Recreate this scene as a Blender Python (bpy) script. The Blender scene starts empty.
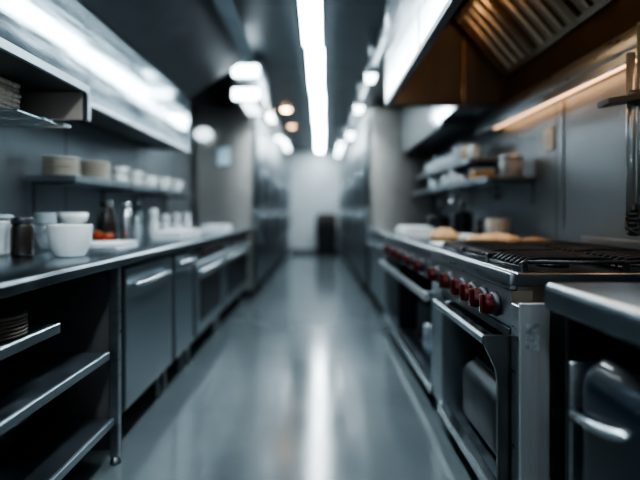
import bpy, bmesh, math, random
from mathutils import Vector, Matrix
random.seed(7)
sc = bpy.context.scene
COL = sc.collection
PI = math.pi

# ------------------------------------------------------------------ materials
def new_mat(name):
    m = bpy.data.materials.new(name); m.use_nodes = True
    nt = m.node_tree
    b = nt.nodes['Principled BSDF']
    return m, nt, b

def mat(name, col, rough=0.5, metal=0.0, var=0.0, scale=8.0, bump=0.0, trans=0.0, coat=0.0, ior=1.45, rvar=0.0, stretch=None):
    m, nt, b = new_mat(name)
    b.inputs['Base Color'].default_value = (*col, 1)
    b.inputs['Roughness'].default_value = rough
    b.inputs['Metallic'].default_value = metal
    b.inputs['IOR'].default_value = ior
    if trans: b.inputs['Transmission Weight'].default_value = trans
    if coat: b.inputs['Coat Weight'].default_value = coat
    tc = nt.nodes.new('ShaderNodeTexCoord')
    mp = nt.nodes.new('ShaderNodeMapping')
    if stretch: mp.inputs['Scale'].default_value = stretch
    nt.links.new(tc.outputs['Object'], mp.inputs['Vector'])
    nz = nt.nodes.new('ShaderNodeTexNoise'); nz.inputs['Scale'].default_value = scale
    nz.inputs['Detail'].default_value = 4
    nt.links.new(mp.outputs['Vector'], nz.inputs['Vector'])
    if var:
        rp = nt.nodes.new('ShaderNodeMapRange')
        rp.inputs['From Min'].default_value = .3; rp.inputs['From Max'].default_value = .7
        rp.inputs['To Min'].default_value = 1 - var; rp.inputs['To Max'].default_value = 1 + var
        nt.links.new(nz.outputs['Fac'], rp.inputs['Value'])
        mx = nt.nodes.new('ShaderNodeVectorMath'); mx.operation = 'SCALE'
        mx.inputs[0].default_value = col
        nt.links.new(rp.outputs['Result'], mx.inputs['Scale'])
        nt.links.new(mx.outputs['Vector'], b.inputs['Base Color'])
    if rvar:
        rr = nt.nodes.new('ShaderNodeMapRange')
        rr.inputs['From Min'].default_value = .3; rr.inputs['From Max'].default_value = .7
        rr.inputs['To Min'].default_value = max(.02, rough - rvar); rr.inputs['To Max'].default_value = rough + rvar
        nt.links.new(nz.outputs['Fac'], rr.inputs['Value'])
        nt.links.new(rr.outputs['Result'], b.inputs['Roughness'])
    if bump:
        bp = nt.nodes.new('ShaderNodeBump'); bp.inputs['Strength'].default_value = bump
        bp.inputs['Distance'].default_value = .01
        nt.links.new(nz.outputs['Fac'], bp.inputs['Height'])
        nt.links.new(bp.outputs['Normal'], b.inputs['Normal'])
    return m

def emit(name, col, strength):
    m, nt, b = new_mat(name)
    b.inputs['Base Color'].default_value = (*col, 1)
    b.inputs['Emission Color'].default_value = (*col, 1)
    b.inputs['Emission Strength'].default_value = strength
    return m

def seam_mat(name, col, rough, metal, pitch, axis=1, offset=0.0, width=.006, extra=None):
    """sheet metal or board with dark seams at a regular pitch along one axis"""
    m, nt, b = new_mat(name)
    b.inputs['Metallic'].default_value = metal
    tc = nt.nodes.new('ShaderNodeTexCoord')
    sp = nt.nodes.new('ShaderNodeSeparateXYZ'); nt.links.new(tc.outputs['Object'], sp.inputs[0])
    def line(ax, pit, off):
        a = nt.nodes.new('ShaderNodeMath'); a.operation = 'ADD'; a.inputs[1].default_value = off
        nt.links.new(sp.outputs[ax], a.inputs[0])
        w = nt.nodes.new('ShaderNodeMath'); w.operation = 'PINGPONG'; w.inputs[1].default_value = pit / 2
        nt.links.new(a.outputs[0], w.inputs[0])
        l = nt.nodes.new('ShaderNodeMath'); l.operation = 'LESS_THAN'; l.inputs[1].default_value = width
        nt.links.new(w.outputs[0], l.inputs[0])
        return l
    l = line(axis, pitch, offset)
    if extra:
        l2 = line(*extra)
        mm = nt.nodes.new('ShaderNodeMath'); mm.operation = 'MAXIMUM'
        nt.links.new(l.outputs[0], mm.inputs[0]); nt.links.new(l2.outputs[0], mm.inputs[1]); l = mm
    mx = nt.nodes.new('ShaderNodeMix'); mx.data_type = 'RGBA'
    mx.inputs[6].default_value = (*col, 1); mx.inputs[7].default_value = (col[0]*.25, col[1]*.25, col[2]*.25, 1)
    nt.links.new(l.outputs[0], mx.inputs[0]); nt.links.new(mx.outputs[2], b.inputs['Base Color'])
    nz = nt.nodes.new('ShaderNodeTexNoise'); nz.inputs['Scale'].default_value = 3
    mp = nt.nodes.new('ShaderNodeMapping'); mp.inputs['Scale'].default_value = (1, 1, 12)
    nt.links.new(tc.outputs['Object'], mp.inputs['Vector']); nt.links.new(mp.outputs['Vector'], nz.inputs['Vector'])
    rr = nt.nodes.new('ShaderNodeMapRange'); rr.inputs['To Min'].default_value = rough - .08; rr.inputs['To Max'].default_value = rough + .08
    nt.links.new(nz.outputs['Fac'], rr.inputs['Value']); nt.links.new(rr.outputs['Result'], b.inputs['Roughness'])
    return m

STEEL   = mat('brushed_steel', (.42, .45, .47), .33, 1.0, var=.10, scale=5, rvar=.07, stretch=(1, 1, 9), bump=.02)
STEELF  = mat('front_steel', (.40, .45, .48), .40, 1.0, var=.05, scale=4, rvar=.05, stretch=(1, 1, .6))
FRDOOR  = mat('refrigerator_door_steel', (.20, .225, .24), .34, 1.0, var=.06, scale=3, rvar=.05, stretch=(1, 1, .5))
FRIDGEST= mat('satin_steel', (.39, .37, .35), .46, 1.0, var=.05, scale=2, rvar=.04, stretch=(1, 1, 3))
STEELB  = mat('bright_steel', (.66, .71, .74), .20, 1.0, var=.05, scale=10, rvar=.05)
TOPST   = mat('worktop_steel', (.36, .41, .45), .25, 1.0, var=.03, scale=4, rvar=.02)
HOODST  = mat('hood_face_steel', (.56, .62, .66), .20, .85, var=.04, scale=3, rvar=.05, stretch=(8, .6, 8))
CABST   = mat('overhead_steel', (.34, .41, .45), .11, .8, var=.05, scale=3, rvar=.06, stretch=(8, .6, 8))
DARKST  = mat('dark_steel', (.135, .145, .155), .46, .9, var=.15, scale=7, rvar=.08)
INNERST = mat('inner_panel_steel', (.17, .165, .165), .5, .5, var=.1, scale=4)
SHELFST = mat('shelf_steel', (.20, .23, .26), .38, .9, var=.15, scale=9, rvar=.1)
BROWNST = mat('brown_tinted_steel', (.23, .205, .185), .42, 1.0, var=.12, scale=3, rvar=.08, stretch=(4, 1, .6))  # brown of the hood's warm light put into the base colour
FILTER  = mat('baffle_steel', (.50, .41, .32), .25, 1.0, var=.08, scale=6)
CHROME  = mat('chrome', (.75, .78, .80), .22, 1.0)
LIPST   = mat('satin_lip_steel', (.46, .51, .54), .25, 1.0)
PALEST  = mat('pale_satin_steel', (.55, .58, .60), .5, .85, var=.06, scale=5, stretch=(12, 1, .5))
POSTST  = mat('post_chrome', (.62, .66, .68), .28, .75)
SKIRT   = mat('knob_skirt', (.05, .052, .056), .4, .8)
STILEST = mat('stile_steel', (.20, .205, .21), .36, 1.0, var=.12, scale=5, rvar=.06)
IRON    = mat('cast_iron', (.03, .032, .036), .33, .5, var=.25, scale=40, bump=.05)
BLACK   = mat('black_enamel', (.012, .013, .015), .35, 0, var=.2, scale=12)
RED     = mat('red_knob_plastic', (.085, .005, .007), .25, 0, var=.12, scale=30, coat=.3)
DARKKNOB= mat('dark_red_knob', (.05, .008, .008), .35, 0, var=.1)
WHITE   = mat('white_glaze', (.78, .79, .78), .28, 0, var=.03, scale=6, coat=.3)
CREAM   = mat('cream_glaze', (.66, .60, .52), .40, 0, var=.08, scale=12)
PLATED  = mat('dark_stoneware', (.16, .13, .115), .45, 0, var=.2, scale=10)
CLOTH   = mat('white_cloth', (.74, .76, .77), .9, 0, var=.05, scale=14, bump=.35)
TANCL   = mat('tan_cloth', (.74, .65, .57), .95, 0, var=.35, scale=30, bump=.6)
TUB     = mat('white_plastic', (.70, .72, .72), .45, 0, var=.04, scale=8)
BRGLASS = mat('brown_glass', (.035, .026, .022), .22, 0, var=.2, scale=6, coat=.5)
GLASS   = mat('clear_glass', (.86, .90, .92), .06, 0, trans=.9, var=.02)
GREYCAN = mat('grey_container', (.34, .38, .40), .45, .1, var=.06)
BREAD   = mat('bread_crust', (.52, .33, .18), .8, 0, var=.30, scale=9, bump=.3)
TOMATO  = mat('tomato_skin', (.34, .045, .012), .35, 0, var=.15, scale=6)
WOOD    = mat('board_wood', (.34, .20, .10), .6, 0, var=.25, scale=5, stretch=(1, 8, 8))
NAVY    = mat('dark_blue_plastic', (.008, .014, .024), .30, 0, var=.15, scale=5, coat=.4)
BINM    = mat('black_bin_plastic', (.007, .009, .012), .6, 0, var=.1)
BINLID  = mat('brown_bin_lid', (.08, .06, .055), .5, 0, var=.1)
PLASTIC = mat('switch_plastic', (.72, .74, .74), .4, 0, var=.02)
NOTICE  = mat('pale_blue_paper', (.62, .78, .86), .7, 0, var=.05)
FOIL    = mat('foil_sticker', (.55, .60, .64), .42, .8, var=.35, scale=60)
GOLDST  = mat('warm_box_card', (.55, .36, .18), .7, 0, var=.1)
WALLST  = seam_mat('steel_wall_panels', (.34, .37, .39), .40, .9, 1.22, 1, .45)
ENDWALL = mat('pale_end_wall', (.56, .60, .62), .6, 0, var=.03, scale=2)
CEILM   = seam_mat('ceiling_panels', (.075, .092, .104), .45, .3, 1.85, 1, 1.45, .012)
LAMP    = emit('cool_light', (.84, .95, 1.0), 24)
LAMPS   = emit('cool_light_small', (.84, .95, 1.0), 6)
WARM    = emit('warm_light', (1.0, .66, .38), 9)
WARMD   = emit('warm_downlight', (1.0, .62, .32), 22)
WARMW   = emit('warm_strip', (1.0, .58, .32), 2.2)

def floor_material():
    m, nt, b = new_mat('epoxy_floor')
    tc = nt.nodes.new('ShaderNodeTexCoord')
    nz = nt.nodes.new('ShaderNodeTexNoise'); nz.inputs['Scale'].default_value = 1.6; nz.inputs['Detail'].default_value = 5
    nt.links.new(tc.outputs['Object'], nz.inputs['Vector'])
    cr = nt.nodes.new('ShaderNodeValToRGB')
    cr.color_ramp.elements[0].position = .3; cr.color_ramp.elements[0].color = (.118, .141, .152, 1)
    cr.color_ramp.elements[1].position = .7; cr.color_ramp.elements[1].color = (.145, .170, .181, 1)
    nt.links.new(nz.outputs['Fac'], cr.inputs['Fac']); nt.links.new(cr.outputs['Color'], b.inputs['Base Color'])
    rr = nt.nodes.new('ShaderNodeMapRange'); rr.inputs['To Min'].default_value = .11; rr.inputs['To Max'].default_value = .20
    nt.links.new(nz.outputs['Fac'], rr.inputs['Value']); nt.links.new(rr.outputs['Result'], b.inputs['Roughness'])
    b.inputs['Specular IOR Level'].default_value = .55
    return m
FLOORM = floor_material()

# ------------------------------------------------------------------ mesh builder
class MB:
    def __init__(s): s.bm = bmesh.new()
    def _new(s, fn):
        tmp = bmesh.new(); fn(tmp)
        me = bpy.data.meshes.new('tmp'); tmp.to_mesh(me); tmp.free()
        s.bm.from_mesh(me); bpy.data.meshes.remove(me)
    def box(s, x0, x1, y0, y1, z0, z1, bev=0.003, seg=1, rot=None, piv=None):
        def fn(t):
            bmesh.ops.create_cube(t, size=1)
            for v in t.verts:
                v.co = Vector(((x0+x1)/2 + v.co.x*(x1-x0), (y0+y1)/2 + v.co.y*(y1-y0), (z0+z1)/2 + v.co.z*(z1-z0)))
            bv = min(bev, .45*min(abs(x1-x0), abs(y1-y0), abs(z1-z0)))
            if bv > 0:
                bmesh.ops.bevel(t, geom=t.edges[:], offset=bv, segments=seg, affect='EDGES', profile=.5)
                if seg > 1:
                    for f in t.faces: f.smooth = True
            if rot is not None:
                M = Matrix.Translation(piv) @ rot @ Matrix.Translation(-Vector(piv))
                bmesh.ops.transform(t, matrix=M, verts=t.verts)
        s._new(fn); return s
    def tube(s, pts, r, seg=10, cap=True, smooth=True):
        pts = [Vector(p) for p in pts]; n = len(pts)
        rs = r if isinstance(r, (list, tuple)) else [r]*n
        def fn(t):
            rings = []; up = None
            for i, p in enumerate(pts):
                d = (pts[min(i+1, n-1)] - pts[max(i-1, 0)]).normalized()
                if up is None: up = Vector((0, 0, 1)) if abs(d.z) < .9 else Vector((1, 0, 0))
                u = d.cross(up)
                if u.length < 1e-4: u = d.cross(Vector((0, 1, 0)))
                u.normalize(); v = u.cross(d).normalized(); up = v
                rings.append([t.verts.new(p + u*rs[i]*math.cos(2*PI*k/seg) + v*rs[i]*math.sin(2*PI*k/seg)) for k in range(seg)])
            for a, b in zip(rings, rings[1:]):
                for k in range(seg):
                    f = t.faces.new((a[k], a[(k+1) % seg], b[(k+1) % seg], b[k])); f.smooth = smooth
            if cap:
                t.faces.new(rings[0][::-1]); t.faces.new(rings[-1])
            bmesh.ops.recalc_face_normals(t, faces=t.faces)
        s._new(fn); return s
    def lathe(s, prof, c=(0, 0, 0), seg=24, M=None, flat=False):
        """prof: list of (r, z); closed at r=0 ends"""
        c = Vector(c)
        def fn(t):
            rings = []
            for r, z in prof:
                if r < 1e-5: rings.append([t.verts.new((0, 0, z))])
                else: rings.append([t.verts.new((r*math.cos(2*PI*k/seg), r*math.sin(2*PI*k/seg), z)) for k in range(seg)])
            for a, b in zip(rings, rings[1:]):
                for k in range(seg):
                    k2 = (k+1) % seg
                    if len(a) == 1 and len(b) == 1: continue
                    if len(a) == 1: f = t.faces.new((a[0], b[k2], b[k]))
                    elif len(b) == 1: f = t.faces.new((a[k], a[k2], b[0]))
                    else: f = t.faces.new((a[k], a[k2], b[k2], b[k]))
                    f.smooth = not flat
            bmesh.ops.recalc_face_normals(t, faces=t.faces)
            if M is not None: bmesh.ops.transform(t, matrix=M, verts=t.verts)
            bmesh.ops.translate(t, vec=c, verts=t.verts)
        s._new(fn); return s
    def prism(s, poly, axis, a0, a1, bev=0, smooth=False):
        """poly in the plane across `axis`: axis 'y' -> (x,z); 'x' -> (y,z); 'z' -> (x,y)"""
        def P(u, v, a):
            return {'y': (u, a, v), 'x': (a, u, v), 'z': (u, v, a)}[axis]
        def fn(t):
            A = [t.verts.new(P(u, v, a0)) for u, v in poly]; B = [t.verts.new(P(u, v, a1)) for u, v in poly]
            t.faces.new(A); t.faces.new(B[::-1])
            n = len(poly)
            for i in range(n):
                f = t.faces.new((A[i], B[i], B[(i+1) % n], A[(i+1) % n])); f.smooth = smooth
            bmesh.ops.recalc_face_normals(t, faces=t.faces)
            if bev: bmesh.ops.bevel(t, geom=t.edges[:], offset=bev, segments=2, affect='EDGES')
        s._new(fn); return s
    def blob(s, c, rad, sub=3, noise=0.0, seed=0, flatbottom=None):
        c = Vector(c); rnd = random.Random(seed)
        ph = [rnd.uniform(0, 6) for _ in range(6)]
        def fn(t):
            bmesh.ops.create_icosphere(t, subdivisions=sub, radius=1)
            for v in t.verts:
                n = v.co.copy()
                k = 1 + noise*(math.sin(n.x*4+ph[0])*math.sin(n.y*4+ph[1]) + .6*math.sin(n.z*5+ph[2]) + .5*math.sin(n.x*9+n.y*8+ph[3]))
                v.co = Vector((n.x*rad[0]*k, n.y*rad[1]*k, n.z*rad[2]*k))
                if flatbottom is not None and v.co.z < flatbottom: v.co.z = flatbottom
                v.co += c
            for f in t.faces: f.smooth = True
        s._new(fn); return s
    def mesh(s, name, m, off=(0, 0, 0)):
        bmesh.ops.translate(s.bm, vec=-Vector(off), verts=s.bm.verts)
        me = bpy.data.meshes.new(name); s.bm.to_mesh(me); s.bm.free()
        me.materials.append(m); return me

def link(name, me):
    o = bpy.data.objects.new(name, me); COL.objects.link(o); return o

class Thing:
    """an Empty at the base of a thing; parts are children. Geometry is given in world coordinates when world=True."""
    def __init__(s, name, label, cat, loc, group=None, world=True):
        s.o = bpy.data.objects.new(name, None); COL.objects.link(s.o)
        s.o.empty_display_size = .05
        s.o.location = loc; s.o['label'] = label; s.o['category'] = cat
        if group: s.o['group'] = group
        s.off = Vector(loc) if world else Vector((0, 0, 0))
    def part(s, name, mb, m, parent=None, label=None):
        o = link(name, mb.mesh(name, m, s.off)); o.parent = parent or s.o
        if label: o['label'] = label
        return o

def solo(name, mb, m, label, cat, loc=(0, 0, 0), group=None, world=True):
    o = link(name, mb.mesh(name, m, loc if world else (0, 0, 0))); o.location = loc
    o['label'] = label; o['category'] = cat
    if group: o['group'] = group
    return o

def struct(name, mb, m):
    o = link(name, mb.mesh(name, m)); o['kind'] = 'structure'; return o

def dup(root, loc, label, group=None):
    r = root.copy(); COL.objects.link(r); r.location = loc; r['label'] = label
    if group: r['group'] = group
    for ch in list(root.children):
        c = ch.copy(); COL.objects.link(c); c.parent = r
        for g in list(ch.children):
            d = g.copy(); COL.objects.link(d); d.parent = c
    return r

# ------------------------------------------------------------------ camera
F = 500.0
CAM_H = 1.12
cd = bpy.data.cameras.new('camera'); cam = bpy.data.objects.new('camera', cd); COL.objects.link(cam)
cam.location = (0, 0, CAM_H); cam.rotation_euler = (PI/2, 0, 0)
cd.sensor_width = 36; cd.lens = F/640*36
cd.shift_x = 2/640; cd.shift_y = -27/640
cd.clip_start = .05
cd.dof.use_dof = True; cd.dof.focus_distance = 1.78; cd.dof.aperture_fstop = cd.lens/43.0
sc.camera = cam

# ------------------------------------------------------------------ room shell
XL, XR, YN, YF, ZC = -1.62, 1.53, -4.2, 13.9, 2.85
struct('floor', MB().box(XL-.1, XR+.1, YN-.1, YF+.1, -.1, 0, 0), FLOORM)
struct('ceiling', MB().box(XL-.1, XR+.1, YN-.1, YF+.1, ZC, ZC+.1, 0), CEILM)
struct('wall_left', MB().box(XL-.1, XL, YN, YF, 0, ZC, 0), WALLST)
struct('wall_right', MB().box(XR, XR+.1, YN, YF, 0, ZC, 0), WALLST)
struct('wall_back', MB().box(XL, XR, YF, YF+.1, 0, ZC, 0), ENDWALL)
struct('wall_front', MB().box(XL, XR, YN-.1, YN, 0, ZC, 0), ENDWALL)
struct('baseboard_back', MB().box(-.78, .6, YF-.02, YF-.001, .001, .12, .004), DARKST)

# ------------------------------------------------------------------ ceiling lights
def ceiling_light(y0, y1, x0, x1, label):
    xm = (x0+x1)/2
    t = Thing('ceiling_light', label, 'ceiling light', (xm, (y0+y1)/2, ZC-.06), 'linear ceiling lights over the aisle')
    h = .082
    def bar(hw, za, zb):
        mb = MB()
        def fn(b):
            vs = []
            for z in (za, zb):
                for (x, y) in ((x0-hw, y0), (x0+hw, y0), (x1+hw, y1), (x1-hw, y1)): vs.append(b.verts.new((x, y, z)))
            for q in ((0,1,2,3), (7,6,5,4), (0,4,5,1), (1,5,6,2), (2,6,7,3), (3,7,4,0)): b.faces.new([vs[i] for i in q])
            bmesh.ops.recalc_face_normals(b, faces=b.faces)
        mb._new(fn); return mb
    t.part('housing', bar(h+.012, ZC-.035, ZC-.001), STEELB)
    t.part('diffuser', bar(h, ZC-.06, ZC-.0355), LAMP)
ceiling_light(-1.0, 1.95, -.085, -.075, 'long white linear ceiling light directly overhead at the near end of the aisle')
ceiling_light(-4.0, -1.06, -.085, -.085, 'white linear ceiling light farther back, behind where the photo was taken')
ceiling_light(2.0, 5.0, -.075, -.055, 'white linear ceiling light at the top edge of the photo')
ceiling_light(5.14, 6.92, -.03, -.02, 'white linear ceiling light, second along the row')
ceiling_light(7.06, 9.35, .0, .015, 'white linear ceiling light, third along the row')
ceiling_light(9.5, 13.6, .03, .05, 'white linear ceiling light reaching the pale end wall')

def downlight(x, y, label, m, r=.075):
    t = Thing('downlight', label, 'downlight', (x, y, ZC-.03), 'warm downlights in the ceiling')
    t.part('trim_ring', MB().lathe([(r+.03, ZC-.001), (r+.03, ZC-.012), (r, ZC-.02), (r, ZC-.001)], (x, y, 0), 20), STEELB)
    t.part('lens', MB().lathe([(0, ZC-.04), (r*.6, ZC-.035), (r*.98, ZC-.018), (r*.98, ZC-.002), (0, ZC-.002)], (x, y, 0), 20), m)
downlight(-.53, 8.3, 'bright warm round downlight in the ceiling beside the linear lights', WARMD)
downlight(-.52, 9.9, 'dimmer warm downlight just beyond the bright warm one', emit('warm_low', (1, .55, .3), 8), .07)

# ------------------------------------------------------------------ LEFT: worktop and base units
WX0, WX1 = -1.60, -.88
CT = .925
def fridge_handle(mb, x, y, z0, z1, sgn):
    mb.tube([(x, y, z0), (x+sgn*.035, y, z0+.015), (x+sgn*.04, y, z0+.05), (x+sgn*.04, y, z1-.05), (x+sgn*.035, y, z1-.015), (x, y, z1)], .011, 8)
    return mb

t = Thing('worktop', 'long stainless steel worktop with bright front edge, holding bowls and shakers', 'worktop', (-1.24, .2, .88))
mb = MB().box(WX0, WX1, .2, 6.42, .88, CT, .007, 2)
t.part('top_slab', mb, TOPST)
t.part('backsplash', MB().box(WX0, WX0+.018, .2, 6.42, CT+.0005, CT+.09, .003), STEEL)
t.part('front_edge', MB().prism([(WX1+.0005, .883), (WX1+.012, .886), (WX1+.014, .915), (WX1+.008, CT+.001), (WX1+.0005, CT+.001)], 'y', .2, 6.42), STEELB)

# open shelf base unit
t = Thing('open_shelf_unit', 'dark open base unit with two long shelves and a short shelf of plates', 'shelf unit', (-1.24, 1.2, 0))
t.part('side_panel', MB().box(-1.585, -.93, 2.235, 2.26, .06, .878, .002), INNERST)
t.part('back_panel', MB().box(-1.6, -1.586, .25, 2.26, .06, .878, .002), INNERST)
t.part('leg', MB().box(-.925, -.885, 2.215, 2.255, .035, .878, .004).lathe([(0, 0), (.022, 0), (.024, .012), (.015, .035), (0, .035)], (-.905, 2.235, 0), 12), STEEL)
t.part('leg', MB().box(-.925, -.885, .26, .30, .035, .878, .004).lathe([(0, 0), (.022, 0), (.024, .012), (.015, .035), (0, .035)], (-.905, .28, 0), 12), STEEL)
def shelf_part(t, y0, y1, z, x1=-.90, label=None):
    p = t.part('shelf', MB().box(-1.584, x1-.012, y0, y1, z-.022, z, .003), SHELFST, label=label)
    t.part('shelf_lip', MB().box(x1-.0115, x1, y0, y1, z-.032, z+.003, .003), STEELF, parent=p)
shelf_part(t, .31, 2.165, .518)
shelf_part(t, .31, 2.21, .213)
shelf_part(t, .31, 1.75, .733, label='short upper shelf carrying dark plates')

ORD = ['topmost', 'second', 'third', 'fourth', 'fifth', 'sixth', 'seventh', 'eighth', 'ninth', 'tenth']
def plate_mesh(r, h, mat_, name):
    mb = MB().lathe([(0, 0), (r*.55, 0), (r*.6, .003), (r*.97, h*.5), (r, h*.62), (r, h), (r*.95, h+.001), (r*.62, .007), (0, .006)], seg=28)
    return mb.mesh(name, mat_)
def plate_stack(x, y, z, n, r, pitch, h, mat_, name, desc, cat, group):
    me = plate_mesh(r, h, mat_, name)
    for i in range(n):
        o = link(name, me)
        o.location = (x + random.uniform(-.002, .002), y + random.uniform(-.002, .002), z + .0008 + i*pitch)
        k = n-1-i
        o['label'] = ('topmost ' if k == 0 else ORD[k] + ' from the top, ') + desc
        o['category'] = cat; o['group'] = group
plate_stack(-1.03, 1.55, .7335, 6, .115, .0115, .0105, PLATED, 'dinner_plate', 'dark stoneware plate in the stack on the short shelf', 'plate', 'dark plates on the short shelf')

t = Thing('mixing_bowl', 'steel round bowl standing on the lowest shelf of the open unit', 'bowl', (-1.27, 1.88, .2135), world=False)
t.part('bowl_body', MB().lathe([(0, 0), (.08, 0), (.13, .05), (.16, .12), (.165, .125), (.155, .12), (.12, .05), (.07, .012), (0, .012)], seg=32), STEEL)
t.part('rim', MB().lathe([(.166, .1255), (.170, .128), (.166, .133), (.160, .128), (.166, .1255)], seg=32), STEELF)

# door cabinets
def bar_handle_y(x, y0, y1, z, r=.011, out=.045, sgn=1):
    return MB().tube([(x, y0, z), (x+sgn*out*.8, y0+.004, z), (x+sgn*out, y0+.03, z), (x+sgn*out, y1-.03, z), (x+sgn*out*.8, y1-.004, z), (x, y1, z)], r, 8)
def base_cabinet(y0, y1, label, handle, name='base_cabinet', cat='cabinet', x0=-1.585, xf=-.93, xd=-.905, sgn=1):
    t = Thing(name, label, cat, ((x0+xf)/2, (y0+y1)/2, 0))
    a, b = min(x0, xf), max(x0, xf)
    t.part('carcass', MB().box(a, b, y0, y1, .17, .878, .003), DARKST)
    d = t.part('door', MB().box(min(xf+sgn*.001, xd), max(xf+sgn*.001, xd), y0+.012, y1-.012, .185, .855, .005), STEELF)
    if handle: t.part('handle', bar_handle_y(xd+sgn*.0005, handle[0], handle[1], handle[2], .012, .04, sgn), STEELB, parent=d)
    for yy in (y0+.05, y1-.05):
        t.part('leg', MB().lathe([(0, 0), (.024, 0), (.026, .01), (.018, .03), (.020, .168), (0, .168)], (xf-sgn*.06, yy, 0), 12), STEELF)
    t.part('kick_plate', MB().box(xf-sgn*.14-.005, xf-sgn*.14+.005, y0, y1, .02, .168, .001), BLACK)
    return t
base_cabinet(2.345, 3.12, 'wide steel door cabinet with slanting light on its bar handle, next to the open shelves', (2.44, 2.96, .775))
base_cabinet(3.16, 3.64, 'narrow steel door cabinet between the wide door and the first oven under the worktop', (3.22, 3.58, .80))

def knob_mesh(mb, x, y, z, r, l, sgn):
    M = Matrix.Rotation(sgn*PI/2, 4, 'Y')
    mb.lathe([(0, 0), (r, 0), (r, l*.3), (r*.8, l*.35), (r*.72, l), (0, l)], (x, y, z), 14, M); return mb
def left_oven(y0, y1, label):
    t = Thing('undercounter_oven', label, 'oven', (-1.24, (y0+y1)/2, 0), 'ovens under the long worktop')
    t.part('body', MB().box(-1.585, -.93, y0, y1, .16, .878, .003), STEEL)
    t.part('control_panel', MB().box(-.929, -.905, y0+.01, y1-.01, .765, .87, .004), STEELF)
    n = 4
    for i in range(n):
        yy = y0 + (y1-y0)*(i+.8)/(n+.6)
        t.part('knob', knob_mesh(MB(), -.9045, yy, .818, .026, .035, 1), DARKKNOB)
    d = t.part('door', MB().box(-.929, -.90, y0+.02, y1-.02, .20, .745, .006), STEELF)
    t.part('glass', MB().box(-.8995, -.895, y0+.14, y1-.14, .29, .62, .002), BLACK, parent=d)
    t.part('handle', bar_handle_y(-.8995, y0+.07, y1-.07, .69, .015, .055), STEELB, parent=d)
    for yy in (y0+.06, y1-.06):
        t.part('leg', MB().lathe([(0, 0), (.028, 0), (.03, .01), (.02, .03), (.022, .158), (0, .158)], (-.98, yy, 0), 12), STEELF)
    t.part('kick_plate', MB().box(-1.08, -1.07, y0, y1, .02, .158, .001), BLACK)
left_oven(3.68, 4.76, 'steel oven with dark glass door, the nearer of two under the worktop')
left_oven(4.80, 6.42, 'steel oven with dark glass door, the one touching the tall steel refrigerator')

# ------------------------------------------------------------------ LEFT: things on worktop
Z0 = CT + .0015
def bowl_prof(r, h, foot=.6, th=.006):
    return [(0, 0), (r*foot, 0), (r*foot+.004, .004), (r*.86, h*.28), (r*.96, h*.55), (r, h-.003), (r-.001, h), (r-th, h-.002), (r*.96-th, h*.55), (r*.84-th, h*.3), (r*foot-.004, .012), (0, .010)]
solo('white_bowl', MB().lathe(bowl_prof(.094, .142, .62)), WHITE, 'large plain white bowl at the worktop front edge', 'bowl', (-1.115, 2.25, Z0), world=False)
# small footed bowl behind
solo('footed_bowl', MB().lathe([(0, 0), (.045, 0), (.048, .008), (.03, .02), (.03, .10), (.05, .125), (.074, .16), (.078, .195), (.073, .194), (.045, .135), (0, .125)]), WHITE,
     'small white footed bowl standing behind the large white bowl', 'bowl', (-1.37, 2.80, Z0), world=False)
t = Thing('plastic_tub', 'ribbed white plastic tub with grey lid at the photo edge', 'tub', (-1.488, 2.28, Z0), world=False)
prof = [(0, 0), (.070, 0)]
for i in range(9): prof += [(.071+.0012*i, .012+.016*i), (.0735+.0012*i, .02+.016*i)]
prof += [(.085, .162), (0, .162)]
t.part('tub_body', MB().lathe(prof, seg=28), TUB)
t.part('lid', MB().lathe([(0, .1625), (.087, .1625), (.089, .168), (.088, .182), (.078, .187), (0, .188)], seg=28), GREYCAN)
t = Thing('spice_jar', 'dark brown glass jar beside the ribbed white tub', 'jar', (-1.343, 2.27, Z0), world=False)
t.part('jar_body', MB().lathe([(0, 0), (.045, 0), (.048, .006), (.048, .12), (.043, .135), (.043, .145), (0, .145)], seg=24), BRGLASS)
t.part('lid', MB().lathe([(0, .1455), (.046, .1455), (.047, .168), (.044, .173), (0, .174)], seg=24), DARKST)
t = Thing('glass_canister', 'clear glass canister with ringed steel collar behind the brown jar', 'canister', (-1.43, 2.62, Z0), world=False)
t.part('glass_body', MB().lathe([(0, 0), (.052, 0), (.054, .006), (.054, .13), (.050, .138), (.047, .136), (.049, .128), (.049, .01), (0, .008)], seg=24), GLASS)
t.part('collar', MB().lathe([(0, .1385), (.055, .1385), (.055, .150), (.051, .153), (.055, .157), (.055, .170), (.051, .173), (.055, .177), (.055, .192), (0, .196)], seg=24), GREYCAN)
t.part('contents', MB().lathe([(0, .009), (.047, .011), (.047, .085), (0, .09)], seg=20), TUB)
# chopping board with tomatoes and towel
solo('chopping_board', MB().box(-1.39, -1.15, 2.925, 3.20, Z0, Z0+.022, .006, 2), WOOD, 'brown wooden chopping board beneath the tomatoes, beside the steel flask', 'board', (-1.27, 3.06, Z0))
def tomato(x, y, r, z, label):
    t = Thing('tomato', label, 'tomato', (x, y, z), 'tomatoes on the chopping board', world=False)
    t.part('fruit', MB().lathe([(0, 0), (r*.5, r*.02), (r*.9, r*.4), (r, r*.8), (r*.88, r*1.3), (r*.5, r*1.62), (r*.12, r*1.58), (0, r*1.5)], seg=20), TOMATO)
    mb = MB()
    for k in range(5):
        a = 2*PI*k/5
        mb.tube([(0, 0, r*1.56), (math.cos(a)*r*.3, math.sin(a)*r*.3, r*1.66), (math.cos(a)*r*.55, math.sin(a)*r*.55, r*1.64)], [.004, .005, .001], 5)
    t.part('calyx', mb, mat('calyx_green', (.06, .12, .03), .6, var=.1))
tomato(-1.335, 3.03, .036, Z0+.0235, 'largest red tomato on the chopping board, beside the small footed bowl')
tomato(-1.262, 2.97, .030, Z0+.0235, 'mid-sized red tomato on the board edge by the folded white towel')
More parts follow.
